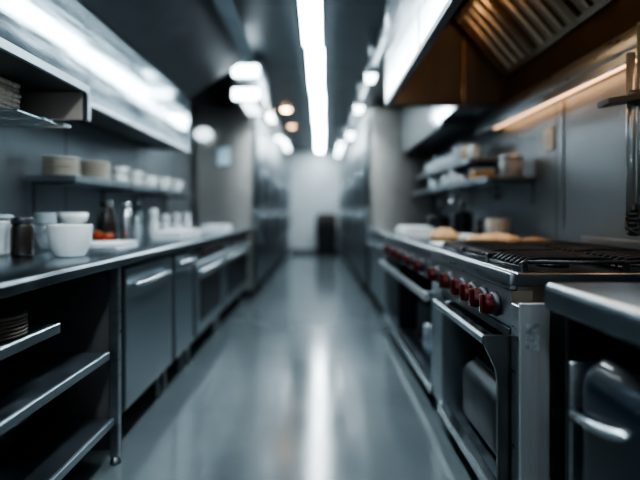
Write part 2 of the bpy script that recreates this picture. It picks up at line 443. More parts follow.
tomato(-1.30, 3.12, .028, Z0+.0235, 'smallest red tomato, behind the other two on the board')
def folded_cloth(x0, x1, y0, y1, z, h, label, name='folded_towel', m=CLOTH, layers=3, seed=1, cat='towel', group=None):
    mb = MB(); rnd = random.Random(seed)
    lh = h/layers
    for i in range(layers):
        j = rnd.uniform(-.008, .008); k = rnd.uniform(-.006, .006)
        mb.box(x0+j, x1+j*.5, y0+k, y1+k, z+i*lh+.0003, z+(i+1)*lh, lh*.48, 3)
    return solo(name, mb, m, label, cat, ((x0+x1)/2, (y0+y1)/2, z), group)
folded_cloth(-1.29, -1.045, 2.60, 2.90, Z0, .034, 'folded white towel lying in front of the tomatoes', seed=2)
folded_cloth(-1.185, -.965, 3.55, 4.15, Z0, .062, 'long folded white towel in front of the salt shakers', seed=3)
folded_cloth(-1.14, -.90, 4.85, 5.25, Z0, .075, 'white folded towel near the tall refrigerator end of the worktop', seed=4)
t = Thing('carafe', 'dark tall coffee carafe standing behind the steel flask', 'carafe', (-1.385, 3.28, Z0), world=False)
t.part('carafe_body', MB().lathe([(0, 0), (.055, 0), (.06, .01), (.06, .11), (.05, .18), (.036, .225), (.04, .25), (0, .25)], seg=24), BRGLASS)
t.part('handle', MB().tube([(.0, -.04, .22), (0, -.095, .21), (0, -.1, .12), (0, -.062, .06)], .008, 8), BLACK)
t.part('lid', MB().lathe([(0, .2505), (.042, .2505), (.042, .268), (.012, .28), (0, .285)], seg=20), DARKST)
t = Thing('steel_flask', 'bright polished steel flask beside the dark carafe', 'flask', (-1.275, 3.33, Z0), world=False)
t.part('flask_body', MB().lathe([(0, 0), (.036, 0), (.038, .006), (.038, .17), (.028, .205), (.024, .215), (0, .215)], seg=24), CHROME)
t.part('cap', MB().lathe([(0, .2155), (.027, .2155), (.028, .255), (.022, .265), (0, .266)], seg=20), STEELB)
t = Thing('sauce_bottle', 'slim pale bottle just past the steel flask', 'bottle', (-1.29, 3.56, Z0), world=False)
t.part('bottle_body', MB().lathe([(0, 0), (.03, 0), (.032, .006), (.032, .10), (.016, .13), (.014, .145), (0, .145)], seg=20), GREYCAN)
t.part('cap', MB().lathe([(0, .1455), (.016, .1455), (.014, .165), (0, .168)], seg=16), WHITE)
t = Thing('oil_bottle', 'tall dark glass bottle with narrow neck against the steel wall', 'bottle', (-1.455, 4.05, Z0), world=False)
t.part('bottle_body', MB().lathe([(0, 0), (.042, 0), (.045, .008), (.045, .15), (.03, .19), (.016, .21), (.015, .27), (0, .27)], seg=20), mat('grey_green_glass', (.10, .13, .14), .15, 0, var=.1))
t.part('cap', MB().lathe([(0, .2705), (.018, .2705), (.018, .298), (0, .30)], seg=16), STEELB)
def shaker(x, y, r, h, label):
    t = Thing('salt_shaker', label, 'shaker', (x, y, Z0), 'white shakers on the worktop', world=False)
    t.part('shaker_body', MB().lathe([(0, 0), (r*.95, 0), (r, .008), (r*.92, h*.45), (r*.62, h*.62), (r*.6, h*.66), (0, h*.66)], seg=18), TUB)
    t.part('cap', MB().lathe([(0, h*.6605), (r*.72, h*.6605), (r*.78, h*.8), (r*.6, h*.95), (0, h)], seg=18), WHITE)
shaker(-1.40, 4.26, .048, .235, 'tallest white shaker, next to the dark oil bottle')
shaker(-1.41, 4.62, .050, .185, 'second white shaker counting from the oil bottle')
shaker(-1.41, 4.98, .052, .195, 'third white shaker counting from the oil bottle')
shaker(-1.41, 5.36, .055, .20, 'last white shaker of the row, touching distance from the tall refrigerator')

# ------------------------------------------------------------------ LEFT: wall shelf with dishes
SZ = 1.325
t = Thing('wall_shelf', 'steel wall shelf above the worktop carrying stacks of plates and white cups', 'shelf', (-1.47, 4.0, SZ-.03))
t.part('board', MB().box(-1.60, -1.33, 2.72, 5.35, SZ-.028, SZ, .003), STEEL)
t.part('front_lip', MB().box(-1.3295, -1.318, 2.72, 5.35, SZ-.034, SZ+.004, .003), STEELF)
for yy in (2.80, 3.7, 4.5, 5.25):
    t.part('bracket', MB().box(-1.60, -1.36, yy-.008, yy+.008, SZ-.042, SZ-.0285, .002).box(-1.60, -1.585, yy-.008, yy+.008, SZ-.24, SZ-.0425, .002), DARKST)
SZ += .001
plate_stack(-1.455, 2.83, SZ, 5, .100, .0225, .015, CREAM, 'side_plate', 'cream plate of the first stack on the wall shelf', 'plate', 'cream plates in the first shelf stack')
plate_stack(-1.455, 3.25, SZ, 6, .100, .0215, .0145, CREAM, 'side_plate', 'cream plate of the second stack on the wall shelf', 'plate', 'cream plates in the second shelf stack')
def bowl_stack(x, y, z, n, r, h, pitch, name, desc, cat, group):
    me = MB().lathe(bowl_prof(r, h, .55, .004), seg=24).mesh(name, WHITE)
    for i in range(n):
        o = link(name, me); o.location = (x, y, z + i*pitch); k = n-1-i
        o['label'] = ('topmost ' if k == 0 else ORD[k] + ' from the top, ') + desc
        o['category'] = cat; o['group'] = group
def cup_pile(x, y, z, n, r, h, desc, group):
    # cups standing rim to foot
    for i in range(n):
        t = Thing('white_cup', ('topmost ' if i == n-1 else ORD[n-1-i] + ' from the top, ') + desc if n > 1 else desc, 'cup', (x, y, z + i*(h+.0012)), group, world=False)
        t.part('cup_body', MB().lathe([(0, 0), (r*.62, 0), (r*.66, .005), (r*.9, h*.45), (r, h-.002), (r-.002, h), (r-.006, h-.003), (r*.86-.004, h*.45), (r*.55, .01), (0, .01)], seg=22), WHITE)
        t.part('handle', MB().tube([(r*.9, .0, h*.8), (r*1.35, 0, h*.78), (r*1.4, 0, h*.5), (r*1.1, 0, h*.3), (r*.78, 0, h*.28)], .005, 6), WHITE)
cup_pile(-1.46, 3.68, SZ, 2, .060, .064, 'white bowl-like cup in the pile beside the second plate stack', 'white cups in the first pile')
cup_pile(-1.46, 4.00, SZ, 2, .052, .063, 'white cup in the narrow second pile on the wall shelf', 'white cups in the second pile')
cup_pile(-1.46, 4.32, SZ, 1, .064, .110, 'single white cup on the wall shelf just past the two cup piles', 'single white cups on the wall shelf')
cup_pile(-1.46, 4.72, SZ, 1, .066, .120, 'middle one of three single white cups on the wall shelf', 'single white cups on the wall shelf')
cup_pile(-1.46, 5.14, SZ, 1, .066, .125, 'white cup at the far end of the wall shelf', 'single white cups on the wall shelf')

# ------------------------------------------------------------------ LEFT: overhead run, canopy, near shelf box
t = Thing('wall_cabinet', 'long bright stainless wall cabinet run with streaked reflections above the worktop', 'cabinet', (-1.42, 2.6, 1.72))
t.part('carcass', MB().box(-1.60, -1.275, .3, 4.88, 1.735, 2.23, .004), DARKST)
yb = [.3, 1.1, 1.9, 2.72, 3.45, 4.16, 4.88]
for a, b in zip(yb, yb[1:]):
    t.part('door', MB().box(-1.274, -1.252, a+.002, b-.002, 1.735, 2.228, .003), CABST)
t.part('light_rail', MB().box(-1.262, -1.244, .3, 4.88, 1.705, 1.7345, .004), STEELB)
t = Thing('exhaust_canopy', 'dark sloping exhaust canopy with bright lip above the long wall cabinet', 'hood', (-1.0, 2.6, 2.3))
t.part('sloped_panel', MB().prism([(-1.27, 2.232), (-1.24, 2.232), (-.72, 2.60), (-.72, 2.63), (-1.27, 2.25)], 'y', .3, 4.86), DARKST)
t.part('front_lip', MB().prism([(-.725, 2.575), (-.715, 2.57), (-.625, 2.655), (-.625, 2.68), (-.725, 2.68)], 'y', .3, 4.9, .003), CABST)
t.part('end_panel', MB().prism([(-1.27, 2.26), (-.725, 2.64), (-.725, 2.80), (-1.27, 2.80)], 'y', 4.84, 4.86), DARKST)
t.part('top_panel', MB().box(-1.59, -.70, .3, 4.86, 2.801, 2.83, .002), DARKST)
# light box past the canopy
t = Thing('work_light', 'steel box light with two glowing tubes between canopy and tall refrigerator', 'light', (-.77, 5.6, 2.32))
t.part('tube', MB().box(-.86, -.70, 5.6, 6.2, 2.335, 2.3595, .008, 2), emit('added_fill_tube', (.84, .95, 1), 2.2), label='added glowing tube on the underside, brightening the refrigerator side')  # added fill tube to brighten the top of the refrigerator side
t.part('hanger', MB().box(-.80, -.76, 5.8, 5.9, 2.8005, ZC-.001, .003), STEEL)
t.part('housing', MB().box(-.93, -.63, 5.42, 6.3, 2.36, 2.80, .01, 2), STEEL)
for z in (2.40, 2.655):
    t.part('tube', MB().box(-.92, -.64, 5.36, 5.415, z-.06, z+.06, .02, 3), LAMPS)

# near shelf box (hangs below the wall cabinet front)
t = Thing('shelf_box', 'steel shelf box with brown inside and bright end edge, holding folded tan cloths', 'shelf', (-1.3, 1.6, 1.53))
t.part('top_slab', MB().box(-1.60, -1.068, .4, 2.30, 1.672, 1.703, .002), DARKST)
t.part('front_lip', MB().box(-1.0675, -1.05, .4, 2.30, 1.668, 1.703, .002), STEELF)
t.part('end_panel', MB().box(-1.60, -1.07, 2.272, 2.30, 1.545, 1.671, .002), mat('brown_panel', (.40, .34, .30), .55, .1, var=.15, scale=4))
t.part('end_edge', MB().box(-1.069, -1.045, 2.268, 2.305, 1.54, 1.667, .003), STEELB)
t.part('tray', MB().box(-1.60, -1.14, 1.9, 2.06, 1.508, 1.516, .002).box(-1.60, -1.13, 2.0605, 2.14, 1.506, 1.518, .002).box(-1.60, -1.12, 2.20, 2.27, 1.506, 1.520, .002).box(-1.60, -1.15, 2.141, 2.199, 1.509, 1.514, .001), STEELB)
t.part('hanger', MB().box(-1.61, -1.601, 1.9, 2.27, 1.521, 1.671, .001), DARKST)
for i in range(7):
    j = random.uniform(-.012, .006)
    mb = MB().box(-1.59, -1.26+j, 1.93+random.uniform(0, .01), 2.13, 1.5195+i*.0212, 1.5195+i*.0212+.0206, .0095, 3)
    k = 6-i
    solo('folded_napkin', mb, TANCL, ('topmost ' if k == 0 else ORD[k] + ' from the top, ') + 'tan folded cloth in the shelf box', 'napkin', (-1.41, 2.03, 1.5195+i*.0212), 'folded cloths in the shelf box')

# ------------------------------------------------------------------ tall refrigerators, both sides
def fridge(y0, y1, x_wall, x_front, label, group, first=False, ztop=2.50):
    s = 1 if x_front > x_wall else -1
    t = Thing('refrigerator', label, 'refrigerator', ((x_wall+x_front)/2, (y0+y1)/2, 0), group)
    xa, xb = min(x_wall, x_front-s*.05), max(x_wall, x_front-s*.05)
    t.part('cabinet_body', MB().box(xa, xb, y0, y1, .10, ztop, .03 if first else .004, 3), FRIDGEST)
    ym = (y0+y1)/2
    for a, b, hy in ((y0, ym, ym-.07), (ym, y1, ym+.07)):
        for z0, z1 in ((.16, 1.18), (1.20, 2.20)):
            d = t.part('door', MB().box(min(x_front-s*.049, x_front), max(x_front-s*.049, x_front), a+.008, b-.008, z0, z1, .008, 2), FRDOOR)
            hz0, hz1 = (z0+.55, z0+.95) if z0 < 1 else (z0+.08, z0+.5)
            t.part('handle', fridge_handle(MB(), x_front+s*.0005, hy, hz0, hz1, s), STEELB, parent=d)
    mb = MB().box(min(x_front-s*.049, x_front-s*.01), max(x_front-s*.049, x_front-s*.01), y0+.01, y1-.01, 2.215, ztop-.02, .003)
    for i in range(5): mb.box(min(x_front-s*.009, x_front), max(x_front-s*.009, x_front), y0+.05, y1-.05, 2.24+i*.045, 2.262+i*.045, .003)
    t.part('vent_grille', mb, STEEL)
    for yy in (y0+.1, y1-.1):
        t.part('leg', MB().lathe([(0, 0), (.03, 0), (.03, .02), (.022, .03), (.022, .099), (0, .099)], (x_front-s*.12, yy, 0), 12), BLACK)
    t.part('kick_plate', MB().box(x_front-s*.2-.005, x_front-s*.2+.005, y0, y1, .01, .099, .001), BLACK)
nth = ['first', 'second', 'third', 'fourth', 'fifth']
L = (13.84-6.47)/5
for i in range(5):
    y0 = 6.47 + i*L
    fridge(y0, y0+L-.02, -1.60, -.79, (f'tall steel refrigerator, {nth[i]} of the row beyond the worktop with shakers' if i else
           'tall steel refrigerator whose broad side faces us beyond the worktop with shakers'), 'refrigerators past the worktop', i == 0)
    fridge(y0, y0+L-.02, 1.51, .62, (f'tall steel refrigerator, {nth[i]} of the row beyond the ranges' if i else
           'tall steel refrigerator whose broad side faces us beyond the ranges'), 'refrigerators past the ranges', i == 0)

t = Thing('notice_holder', 'pale blue notice in a frame on the side of the tall refrigerator', 'notice', (-1.22, 6.46, 1.85))
t.part('frame', MB().box(-1.315, -1.115, 6.452, 6.466, 1.72, 1.98, .004), STEELB)
t.part('paper', MB().box(-1.30, -1.13, 6.449, 6.4515, 1.735, 1.965, .001), NOTICE)
t = Thing('wall_light', 'white oval light high on the side of the tall refrigerator past the worktop', 'light', (-1.47, 6.4, 2.13))
t.part('backplate', MB().box(-1.56, -1.40, 6.455, 6.468, 2.06, 2.20, .004), STEELB)
t.part('globe', MB().blob((-1.47, 6.40, 2.13), (.115, .05, .085)), emit('soft_white', (.8, .92, 1), 1.2))

# light bars on top of the refrigerator rows
def top_bar(x, y0, y1, z, label, group, m=LAMPS):
    t = Thing('strip_light', label, 'light', (x, (y0+y1)/2, z), group)
    t.part('channel', MB().box(x-.05, x+.05, y0, y1, z-.02, z+.05, .004), STEELB)
    t.part('tube', MB().box(x-.04, x+.04, y0+.02, y1-.02, z-.045, z-.0205, .008, 2), m)
    for yy in (y0+.1, y1-.1):
        t.part('hanger', MB().tube([(x, yy, z+.05), (x, yy, ZC-.001)], .006, 6), STEEL)

top_bar(-.69, 6.9, 7.5, 2.52, 'short bright strip light above the first tall refrigerator past the worktop', 'strip lights over the refrigerators')
top_bar(-.68, 8.4, 8.7, 2.42, 'small strip light above the second refrigerator past the worktop', 'strip lights over the refrigerators')
top_bar(-.67, 9.6, 11.2, 2.55, 'long strip light above the deeper refrigerators past the worktop', 'strip lights over the refrigerators')
top_bar(.50, 4.6, 4.85, 2.42, 'small strip light just beyond the big range hood', 'strip lights over the refrigerators')
top_bar(.50, 5.9, 6.2, 2.40, 'small strip light in front of the first refrigerator past the ranges', 'strip lights over the refrigerators')
top_bar(.54, 8.0, 8.5, 2.42, 'strip light above the second refrigerator past the ranges', 'strip lights over the refrigerators')
top_bar(.46, 9.6, 11.6, 2.48, 'long strip light above the deeper refrigerators past the ranges', 'strip lights over the refrigerators')
t = Thing('duct_run', 'long steel duct running below the ceiling beyond the range hood', 'duct', (.72, 9, 2.6))
t.part('duct_body', MB().box(.58, .95, 4.0, 13.8, 2.60, 2.82, .01, 2), STEEL)
for yy in (5.2, 6.8, 8.4, 10.0, 11.6):
    t.part('flange', MB().box(.565, .965, yy-.02, yy+.02, 2.585, 2.835, .004), STEELF)
t = Thing('duct_run', 'long steel duct running below the ceiling beyond the box light', 'duct', (-.85, 10, 2.6))
t.part('duct_body', MB().box(-1.15, -.76, 6.5, 13.8, 2.60, 2.82, .01, 2), STEEL)
for yy in (7.4, 9.0, 10.6, 12.2):
    t.part('flange', MB().box(-1.165, -.745, yy-.02, yy+.02, 2.585, 2.835, .004), STEELF)

# far bin
t = Thing('waste_bin', 'tall dark waste bin with brown lid against the pale end wall', 'bin', (.22, 13.3, 0))
t.part('bin_body', MB().prism([(-.03, .04), (.47, .04), (.50, .80), (-.06, .80)], 'y', 13.05, 13.55, .02), BINM)
t.part('lid', MB().prism([(-.07, .801), (.51, .801), (.51, .95), (.45, 1.10), (-.01, 1.10), (-.07, .95)], 'y', 13.03, 13.57, .015), BINLID)
t.part('flap', MB().box(.05, .39, 13.02, 13.029, .84, .94, .003), BLACK)
for xx in (.02, .42):
    for yy in (13.12, 13.48):
        t.part('caster', MB().lathe([(0, -.012), (.019, -.012), (.019, .012), (0, .012)], (xx, yy, .0195), 12, Matrix.Rotation(PI/2, 4, 'Y')), BLACK)

# ------------------------------------------------------------------ RIGHT: near range
RX = .65; RT = .92; RB = 1.50
def range_knob(t, x, y, z, r=.040, m_bezel=None):
    M = Matrix.Rotation(-PI/2, 4, 'Y')
    sk = MB().lathe([(0, 0), (r*1.12, 0), (r*1.15, .006), (r*1.0, .016), (r*.95, .024), (0, .024)], (x, y, z), 20, M)
    k = t.part('knob', sk, SKIRT)
    # red grip: fluted barrel with a raised bar
    def prof_pts(n=24):
        pts = []
        for i in range(n):
            a = 2*PI*i/n; rr = r*(.90 + .07*math.cos(a*6))
            pts.append((y + rr*math.cos(a), z + rr*math.sin(a)))
        return pts
    g = MB().prism(prof_pts(), 'x', x-.0245, x-.050, .002)
    g.box(x-.062, x-.0495, y-r*.24, y+r*.24, z-r*.85, z+r*.85, .004, 2)
    t.part('grip', g, RED, parent=k, label='red knob grip')
def range_shell(t, y0, y1, stile=None):
    t.part('top_deck', MB().box(RX+.012, RB, y0, y1, .875, RT, .004), TOPST)
    # bullnose front rail, rounded
    t.part('front_rail', MB().box(RX-.016, RX+.0115, y0, y1, .864, .9215, .007, 3), STEEL)
    # sloped control panel
    t.part('control_panel', MB().prism([(RX+.05, .861), (RX-.008, .861), (RX-.002, .735), (RX+.05, .735)], 'y', y0, y1), STEELF)

t = Thing('gas_range', 'steel gas range in focus with red knobs, black grates and open oven bay', 'range', (1.05, 2.25, 0), 'ranges along the wall with the hood')
y0, y1 = 1.66, 2.82
range_shell(t, y0, y1)
for yy in (1.80, 1.925, 2.055, 2.195, 2.40, 2.66):
    range_knob(t, RX-.006, yy, .795)
t.part('end_cap', MB().box(RX-.008, RX+.06, y0-.004, y0-.0005, .74, .861, .001), mat('brown_end_cap', (.16, .135, .115), .5, .3, var=.1))
# bay: side panels, back, inside
t.part('side_panel', MB().box(RX+.012, RB, y0, y0+.022, .10, .874, .003), BROWNST)
t.part('side_panel', MB().box(RX-.005, RB, 2.60, 2.815, .10, .733, .003), STEELF)
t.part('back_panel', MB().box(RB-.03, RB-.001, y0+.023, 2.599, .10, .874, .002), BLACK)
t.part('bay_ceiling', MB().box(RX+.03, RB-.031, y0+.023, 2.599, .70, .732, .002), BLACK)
sh = t.part('bay_shelf', MB().box(RX+.012, RB-.031, y0+.023, 2.599, .10, .135, .002), SHELFST)
t.part('shelf_lip', MB().box(RX-.030, RX+.0115, y0+.0, 2.599, .09, .142, .004), STEELB, parent=sh)
t.part('door_stile', MB().prism([(RX-.094, .712), (RX+.004, .712), (RX+.004, .145), (RX-.052, .145), (RX-.052, .55), (RX-.060, .60), (RX-.080, .645), (RX-.094, .675)], 'y', y0, y0+.020, .002), STILEST, label='dark curved end bracket of the oven handle')
hb = t.part('handle', MB().prism([(RX-.100, .682), (RX-.094, .675), (RX-.058, .679), (RX-.052, .700), (RX-.058, .711), (RX-.094, .711), (RX-.100, .705)], 'y', y0+.0205, 2.40, .003), STEELB)
t.part('handle_bracket', MB().box(RX-.085, RX-.006, 2.37, 2.40, .68, .703, .004), STEELB, parent=hb)
t.part('door_top_rail', MB().box(RX-.008, RX+.0295, y0+.023, 2.599, .70, .731, .003), DARKST)
for yy in (y0+.08, 2.70):
    t.part('leg', MB().lathe([(0, 0), (.026, 0), (.028, .012), (.02, .03), (.022, .0985), (0, .0985)], (RX+.06, yy, 0), 14), STEELF)
    t.part('leg', MB().lathe([(0, 0), (.026, 0), (.028, .012), (.02, .03), (.022, .0985), (0, .0985)], (RB-.1, yy, 0), 14), STEELF)
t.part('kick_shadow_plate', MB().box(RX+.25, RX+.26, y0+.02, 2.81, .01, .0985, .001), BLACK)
# grates: three cast iron grates, two burners each
GZ = RT + .002
def grate(yc0, yc1):
    mb = MB(); x0, x1 = RX+.055, RB-.10; zt = GZ+.036
    def bar(p, q, r=.0065): mb.tube([p, q], r, 6)
    for x in (x0, (x0+x1)/2, x1): bar((x, yc0, GZ+.008), (x, yc1, GZ+.008), .0075)
    for y in (yc0, yc1): bar((x0+.01, y, zt-.006), (x1-.01, y, zt-.006), .0075)
    n = 7
    for i in range(1, n+1):
        y = yc0 + (yc1-yc0)*i/(n+1)
        for (xa, xb) in ((x0, (x0+x1)/2), ((x0+x1)/2, x1)):
            mb.tube([(xa, y, GZ+.008), (xa+.008, y, zt-.014), (xa+.03, y, zt), (xa+.07, y, zt+.005), (xb-.07, y, zt+.005), (xb-.03, y, zt), (xb-.008, y, zt-.014), (xb, y, GZ+.008)], .0065, 6)
    for x in (x0, (x0+x1)/2, x1):
        for y in (yc0, yc1): mb.box(x-.009, x+.009, y-.009, y+.009, GZ-.0015, zt-.004, .002)
    return mb
ys = [1.70, 2.065, 2.43, 2.79]
for a, b in zip(ys, ys[1:]):
    t.part('grate', grate(a+.008, b-.008), IRON, label='black cast iron grate')
    for xc in (RX+.23, RX+.57):
        t.part('burner', MB().lathe([(0, GZ-.0015), (.06, GZ-.0015), (.06, GZ+.008), (.045, GZ+.012), (.045, GZ+.022), (.02, GZ+.026), (0, GZ+.026)], (xc, (a+b)/2, 0), 20), BLACK)
t.part('back_guard', MB().box(RB-.02, RB, y0, y1, RT+.0005, RT+.07, .003), STEEL)
t.part('drip_pan', MB().box(RX+.05, RB-.08, y0+.03, y1-.02, RT+.0002, RT+.0008, 0), BLACK)

t = Thing('roasting_pan', 'grey rounded roasting pan lying in the open oven bay of the near range', 'pan', (.95, 2.15, .1365))
t.part('pan_body', MB().box(.685, 1.22, 1.90, 2.42, .137, .43, .07, 5), mat('grey_pan', (.13, .145, .155), .5, .5, var=.2, scale=6))
t.part('rim', MB().box(.74, 1.16, 1.95, 2.37, .4305, .446, .007, 2), DARKST)

# narrow steel end panel / filler post in front of range
t = Thing('filler_cabinet', 'narrow steel end cabinet with foil sticker between the range and the near counter', 'cabinet', (.8, 1.55, 0))
t.part('front_sheet', MB().box(.63, .725, 1.560, 1.572, .10, .838, .003), PALEST)
t.part('body', MB().box(.635, 1.49, 1.573, 1.645, .10, .825, .003), STEEL)
t.part('sticker', MB().box(.647, .690, 1.5585, 1.5597, .69, .775, 0), FOIL, label='crinkled foil sticker')
t.part('foot', MB().box(.66, 1.45, 1.58, 1.64, .0, .0995, .003), BLACK)

# near counter
t = Thing('steel_counter', 'near steel counter with thick bright edge above a dark open bay', 'counter', (1.07, .9, 0))
t.part('top_slab', MB().box(.668, 1.505, .25, 1.43, .862, .922, .006, 2), LIPST)
t.part('front_lip', MB().prism([(.6675, .846), (.655, .846), (.648, .853), (.648, .902), (.652, .914), (.662, .9222), (.6675, .9222)], 'y', .25, 1.43, 0), LIPST)
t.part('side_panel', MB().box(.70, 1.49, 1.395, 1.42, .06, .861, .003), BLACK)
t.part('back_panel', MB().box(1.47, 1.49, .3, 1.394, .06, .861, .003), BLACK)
t.part('bay_floor', MB().box(.70, 1.469, .3, 1.394, .08, .10, .003), SHELFST)
for yy in (.32, 1.37):
    t.part('leg', MB().lathe([(0, 0), (.024, 0), (.026, .01), (.018, .03), (.02, .0785), (0, .0785)], (.75, yy, 0), 12), STEELF)
    t.part('leg', MB().lathe([(0, 0), (.024, 0), (.026, .01), (.018, .03), (.02, .0785), (0, .0785)], (1.42, yy, 0), 12), STEELF)
# container with handle
t = Thing('food_carrier', 'dark blue rounded carrier with steel handle standing under the near counter', 'carrier', (1.0, 1.15, .101))
t.part('back_plate', MB().box(.685, 1.30, 1.355, 1.37, .101, .715, .006, 2), STEEL)
t.part('carrier_body', MB().box(.672, 1.25, .72, 1.352, .101, .775, .11, 6), NAVY)
h = t.part('handle', MB().tube([(.70, 1.315, .60), (.672, 1.31, .598), (.655, 1.285, .602), (.650, 1.20, .613), (.650, 1.12, .628), (.660, 1.095, .633), (.700, 1.09, .634)], .0125, 10), STEELB)

# ------------------------------------------------------------------ RIGHT: second range with open base
t = Thing('gas_range', 'second steel range behind the one in focus, blurred, with pots in its open base', 'range', (1.05, 3.8, 0), 'ranges along the wall with the hood')
y0, y1 = 2.83, 4.86
range_shell(t, y0, y1)
for yy in (3.05, 3.38, 3.72, 4.05, 4.45):
    range_knob(t, RX-.006, yy, .80)
t.part('side_panel', MB().box(RX+.0, RB, y0, y0+.03, .10, .733, .003), STEELF)
t.part('side_panel', MB().box(RX+.0, RB, y1-.03, y1, .10, .733, .003), STEELF)
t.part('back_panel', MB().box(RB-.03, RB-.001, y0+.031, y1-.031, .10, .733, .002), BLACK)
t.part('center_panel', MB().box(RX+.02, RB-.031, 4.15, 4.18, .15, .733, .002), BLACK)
sh = t.part('base_shelf', MB().box(RX+.012, RB-.031, y0+.031, y1-.031, .10, .130, .002), SHELFST)
t.part('shelf_lip', MB().box(RX-.014, RX+.0115, y0, y1, .092, .145, .004), STEELB, parent=sh)
hb = t.part('handle', MB().prism([(RX-.078, .650), (RX-.070, .640), (RX-.046, .646), (RX-.040, .668), (RX-.048, .678), (RX-.072, .676)], 'y', 2.70+.0, 4.75, 0), POSTST)
for yy in (2.88, 4.70):
    t.part('handle_bracket', MB().box(RX-.07, RX+.012, yy, yy+.03, .648, .672, .004), STEELB, parent=hb)
for yy in (y0+.08, y1-.08):
    t.part('leg', MB().lathe([(0, 0), (.026, 0), (.028, .012), (.02, .03), (.022, .0985), (0, .0985)], (RX+.06, yy, 0), 14), STEELF)
    t.part('leg', MB().lathe([(0, 0), (.026, 0), (.028, .012), (.02, .03), (.022, .0985), (0, .0985)], (RB-.1, yy, 0), 14), STEELF)
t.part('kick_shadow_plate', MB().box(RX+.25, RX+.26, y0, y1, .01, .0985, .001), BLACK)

def pot(x, y, z, r, h, label, m=STEELB, lid=True, group='pots in the open base'):
    t = Thing('stock_pot', label, 'pot', (x, y, z), group, world=False)
    t.part('pot_body', MB().lathe([(0, 0), (r*.94, 0), (r, .012), (r, h-.004), (r+.005, h), (r-.004, h), (r-.005, .012), (0, .01)], seg=28), m)
    if lid:
        l = t.part('lid', MB().lathe([(0, h+.0008), (r+.006, h+.0008), (r+.005, h+.008), (r*.6, h+.022), (0, h+.028)], seg=28), m)
        t.part('knob', MB().lathe([(0, h+.0285), (.012, h+.0285), (.012, h+.04), (.02, h+.046), (.014, h+.056), (0, h+.057)], seg=14), BLACK, parent=l)
    for s in (-1, 1):
        t.part('handle', MB().tube([(-.04, s*r, h*.75), (-.035, s*(r+.035), h*.77), (.035, s*(r+.035), h*.77), (.04, s*r, h*.75)], .006, 6), m)
pot(.90, 3.12, .1312, .15, .24, 'bright steel stock pot with lid, first in the open base of the second range')
pot(.88, 3.55, .1312, .13, .19, 'lower steel pot with lid, middle of the open base of the second range')
pot(.90, 3.94, .1312, .12, .28, 'tall dark pot, last in the open base of the second range', DARKST)

# far base counter on right
t = Thing('base_counter', 'steel base counter with plain doors between the second range and tall refrigerator', 'counter', (1.07, 5.6, 0))
t.part('top_slab', MB().box(RX-.01, RB, 4.875, 6.42, .875, RT, .005, 2), TOPST)
t.part('carcass', MB().box(RX+.05, RB, 4.88, 6.41, .12, .874, .003), DARKST)
for a, b in ((4.89, 5.64), (5.66, 6.40)):
    d = t.part('door', MB().box(RX+.012, RX+.049, a, b, .14, .85, .005), STEELF)
    t.part('handle', bar_handle_y(RX+.0115, a+.15, b-.15, .78, .011, .04, -1), STEELB, parent=d)
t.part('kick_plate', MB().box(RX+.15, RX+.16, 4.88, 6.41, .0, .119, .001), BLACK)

# ------------------------------------------------------------------ RIGHT: food and pots on second range top
def loaf(x, y, z, rx, ry, rz, label, seed):
    o = solo('bread_loaf', MB().blob((0, 0, rz*.75), (rx, ry, rz), 4, .06, seed, -rz*.75), BREAD, label, 'bread', (x, y, z), 'bread on the second range', world=False)
    return o
TZ = RT + .002
folded_cloth(.70, .90, 2.90, 3.16, TZ, .016, 'white cloth lying at the range edge in front of the bread', layers=2, seed=6)
loaf(.865, 3.42, TZ, .095, .13, .055, 'rounded orange-brown loaf lying past the white cloth', 3)
loaf(1.08, 3.08, TZ, .165, .14, .042, 'long flat golden loaf behind the black grates', 5)
loaf(1.315, 3.02, TZ, .08, .12, .030, 'small flat golden loaf closest to the steel wall', 9)
folded_cloth(1.0, 1.12, 3.5, 3.68, TZ, .045, 'small crumpled white cloth between the two bigger loaves', layers=2, seed=8)
folded_cloth(.70, .93, 4.02, 4.45, TZ, .085, 'thick folded white towel on the far end of the second range', layers=4, seed=9)
solo('beige_bowl', MB().lathe([(0, 0), (.06, 0), (.065, .008), (.085, .05), (.09, .15), (.086, .154), (.08, .15), (.075, .05), (0, .02)], seg=26), CREAM,
     'beige deep bowl standing behind the bread by the wall', 'bowl', (1.36, 3.78, TZ), world=False)
pot(1.10, 4.55, TZ, .10, .15, 'small dark pot on the far end of the second range behind the thick towel', IRON, True, 'dark pots on the second range')
pot(1.33, 4.60, TZ, .09, .19, 'taller dark pot by the wall on the second range', IRON, True, 'dark pots on the second range')
t = Thing('pepper_mill', 'slim dark pepper mill between the dark pots and the beige bowl', 'mill', (1.38, 4.26, TZ), world=False)
t.part('mill_body', MB().lathe([(0, 0), (.028, 0), (.03, .02), (.018, .08), (.024, .13), (.024, .14), (0, .14)], seg=18), BRGLASS)
t.part('mill_top', MB().lathe([(0, .1405), (.024, .1405), (.028, .165), (.018, .19), (.008, .2), (0, .205)], seg=18), GREYCAN)

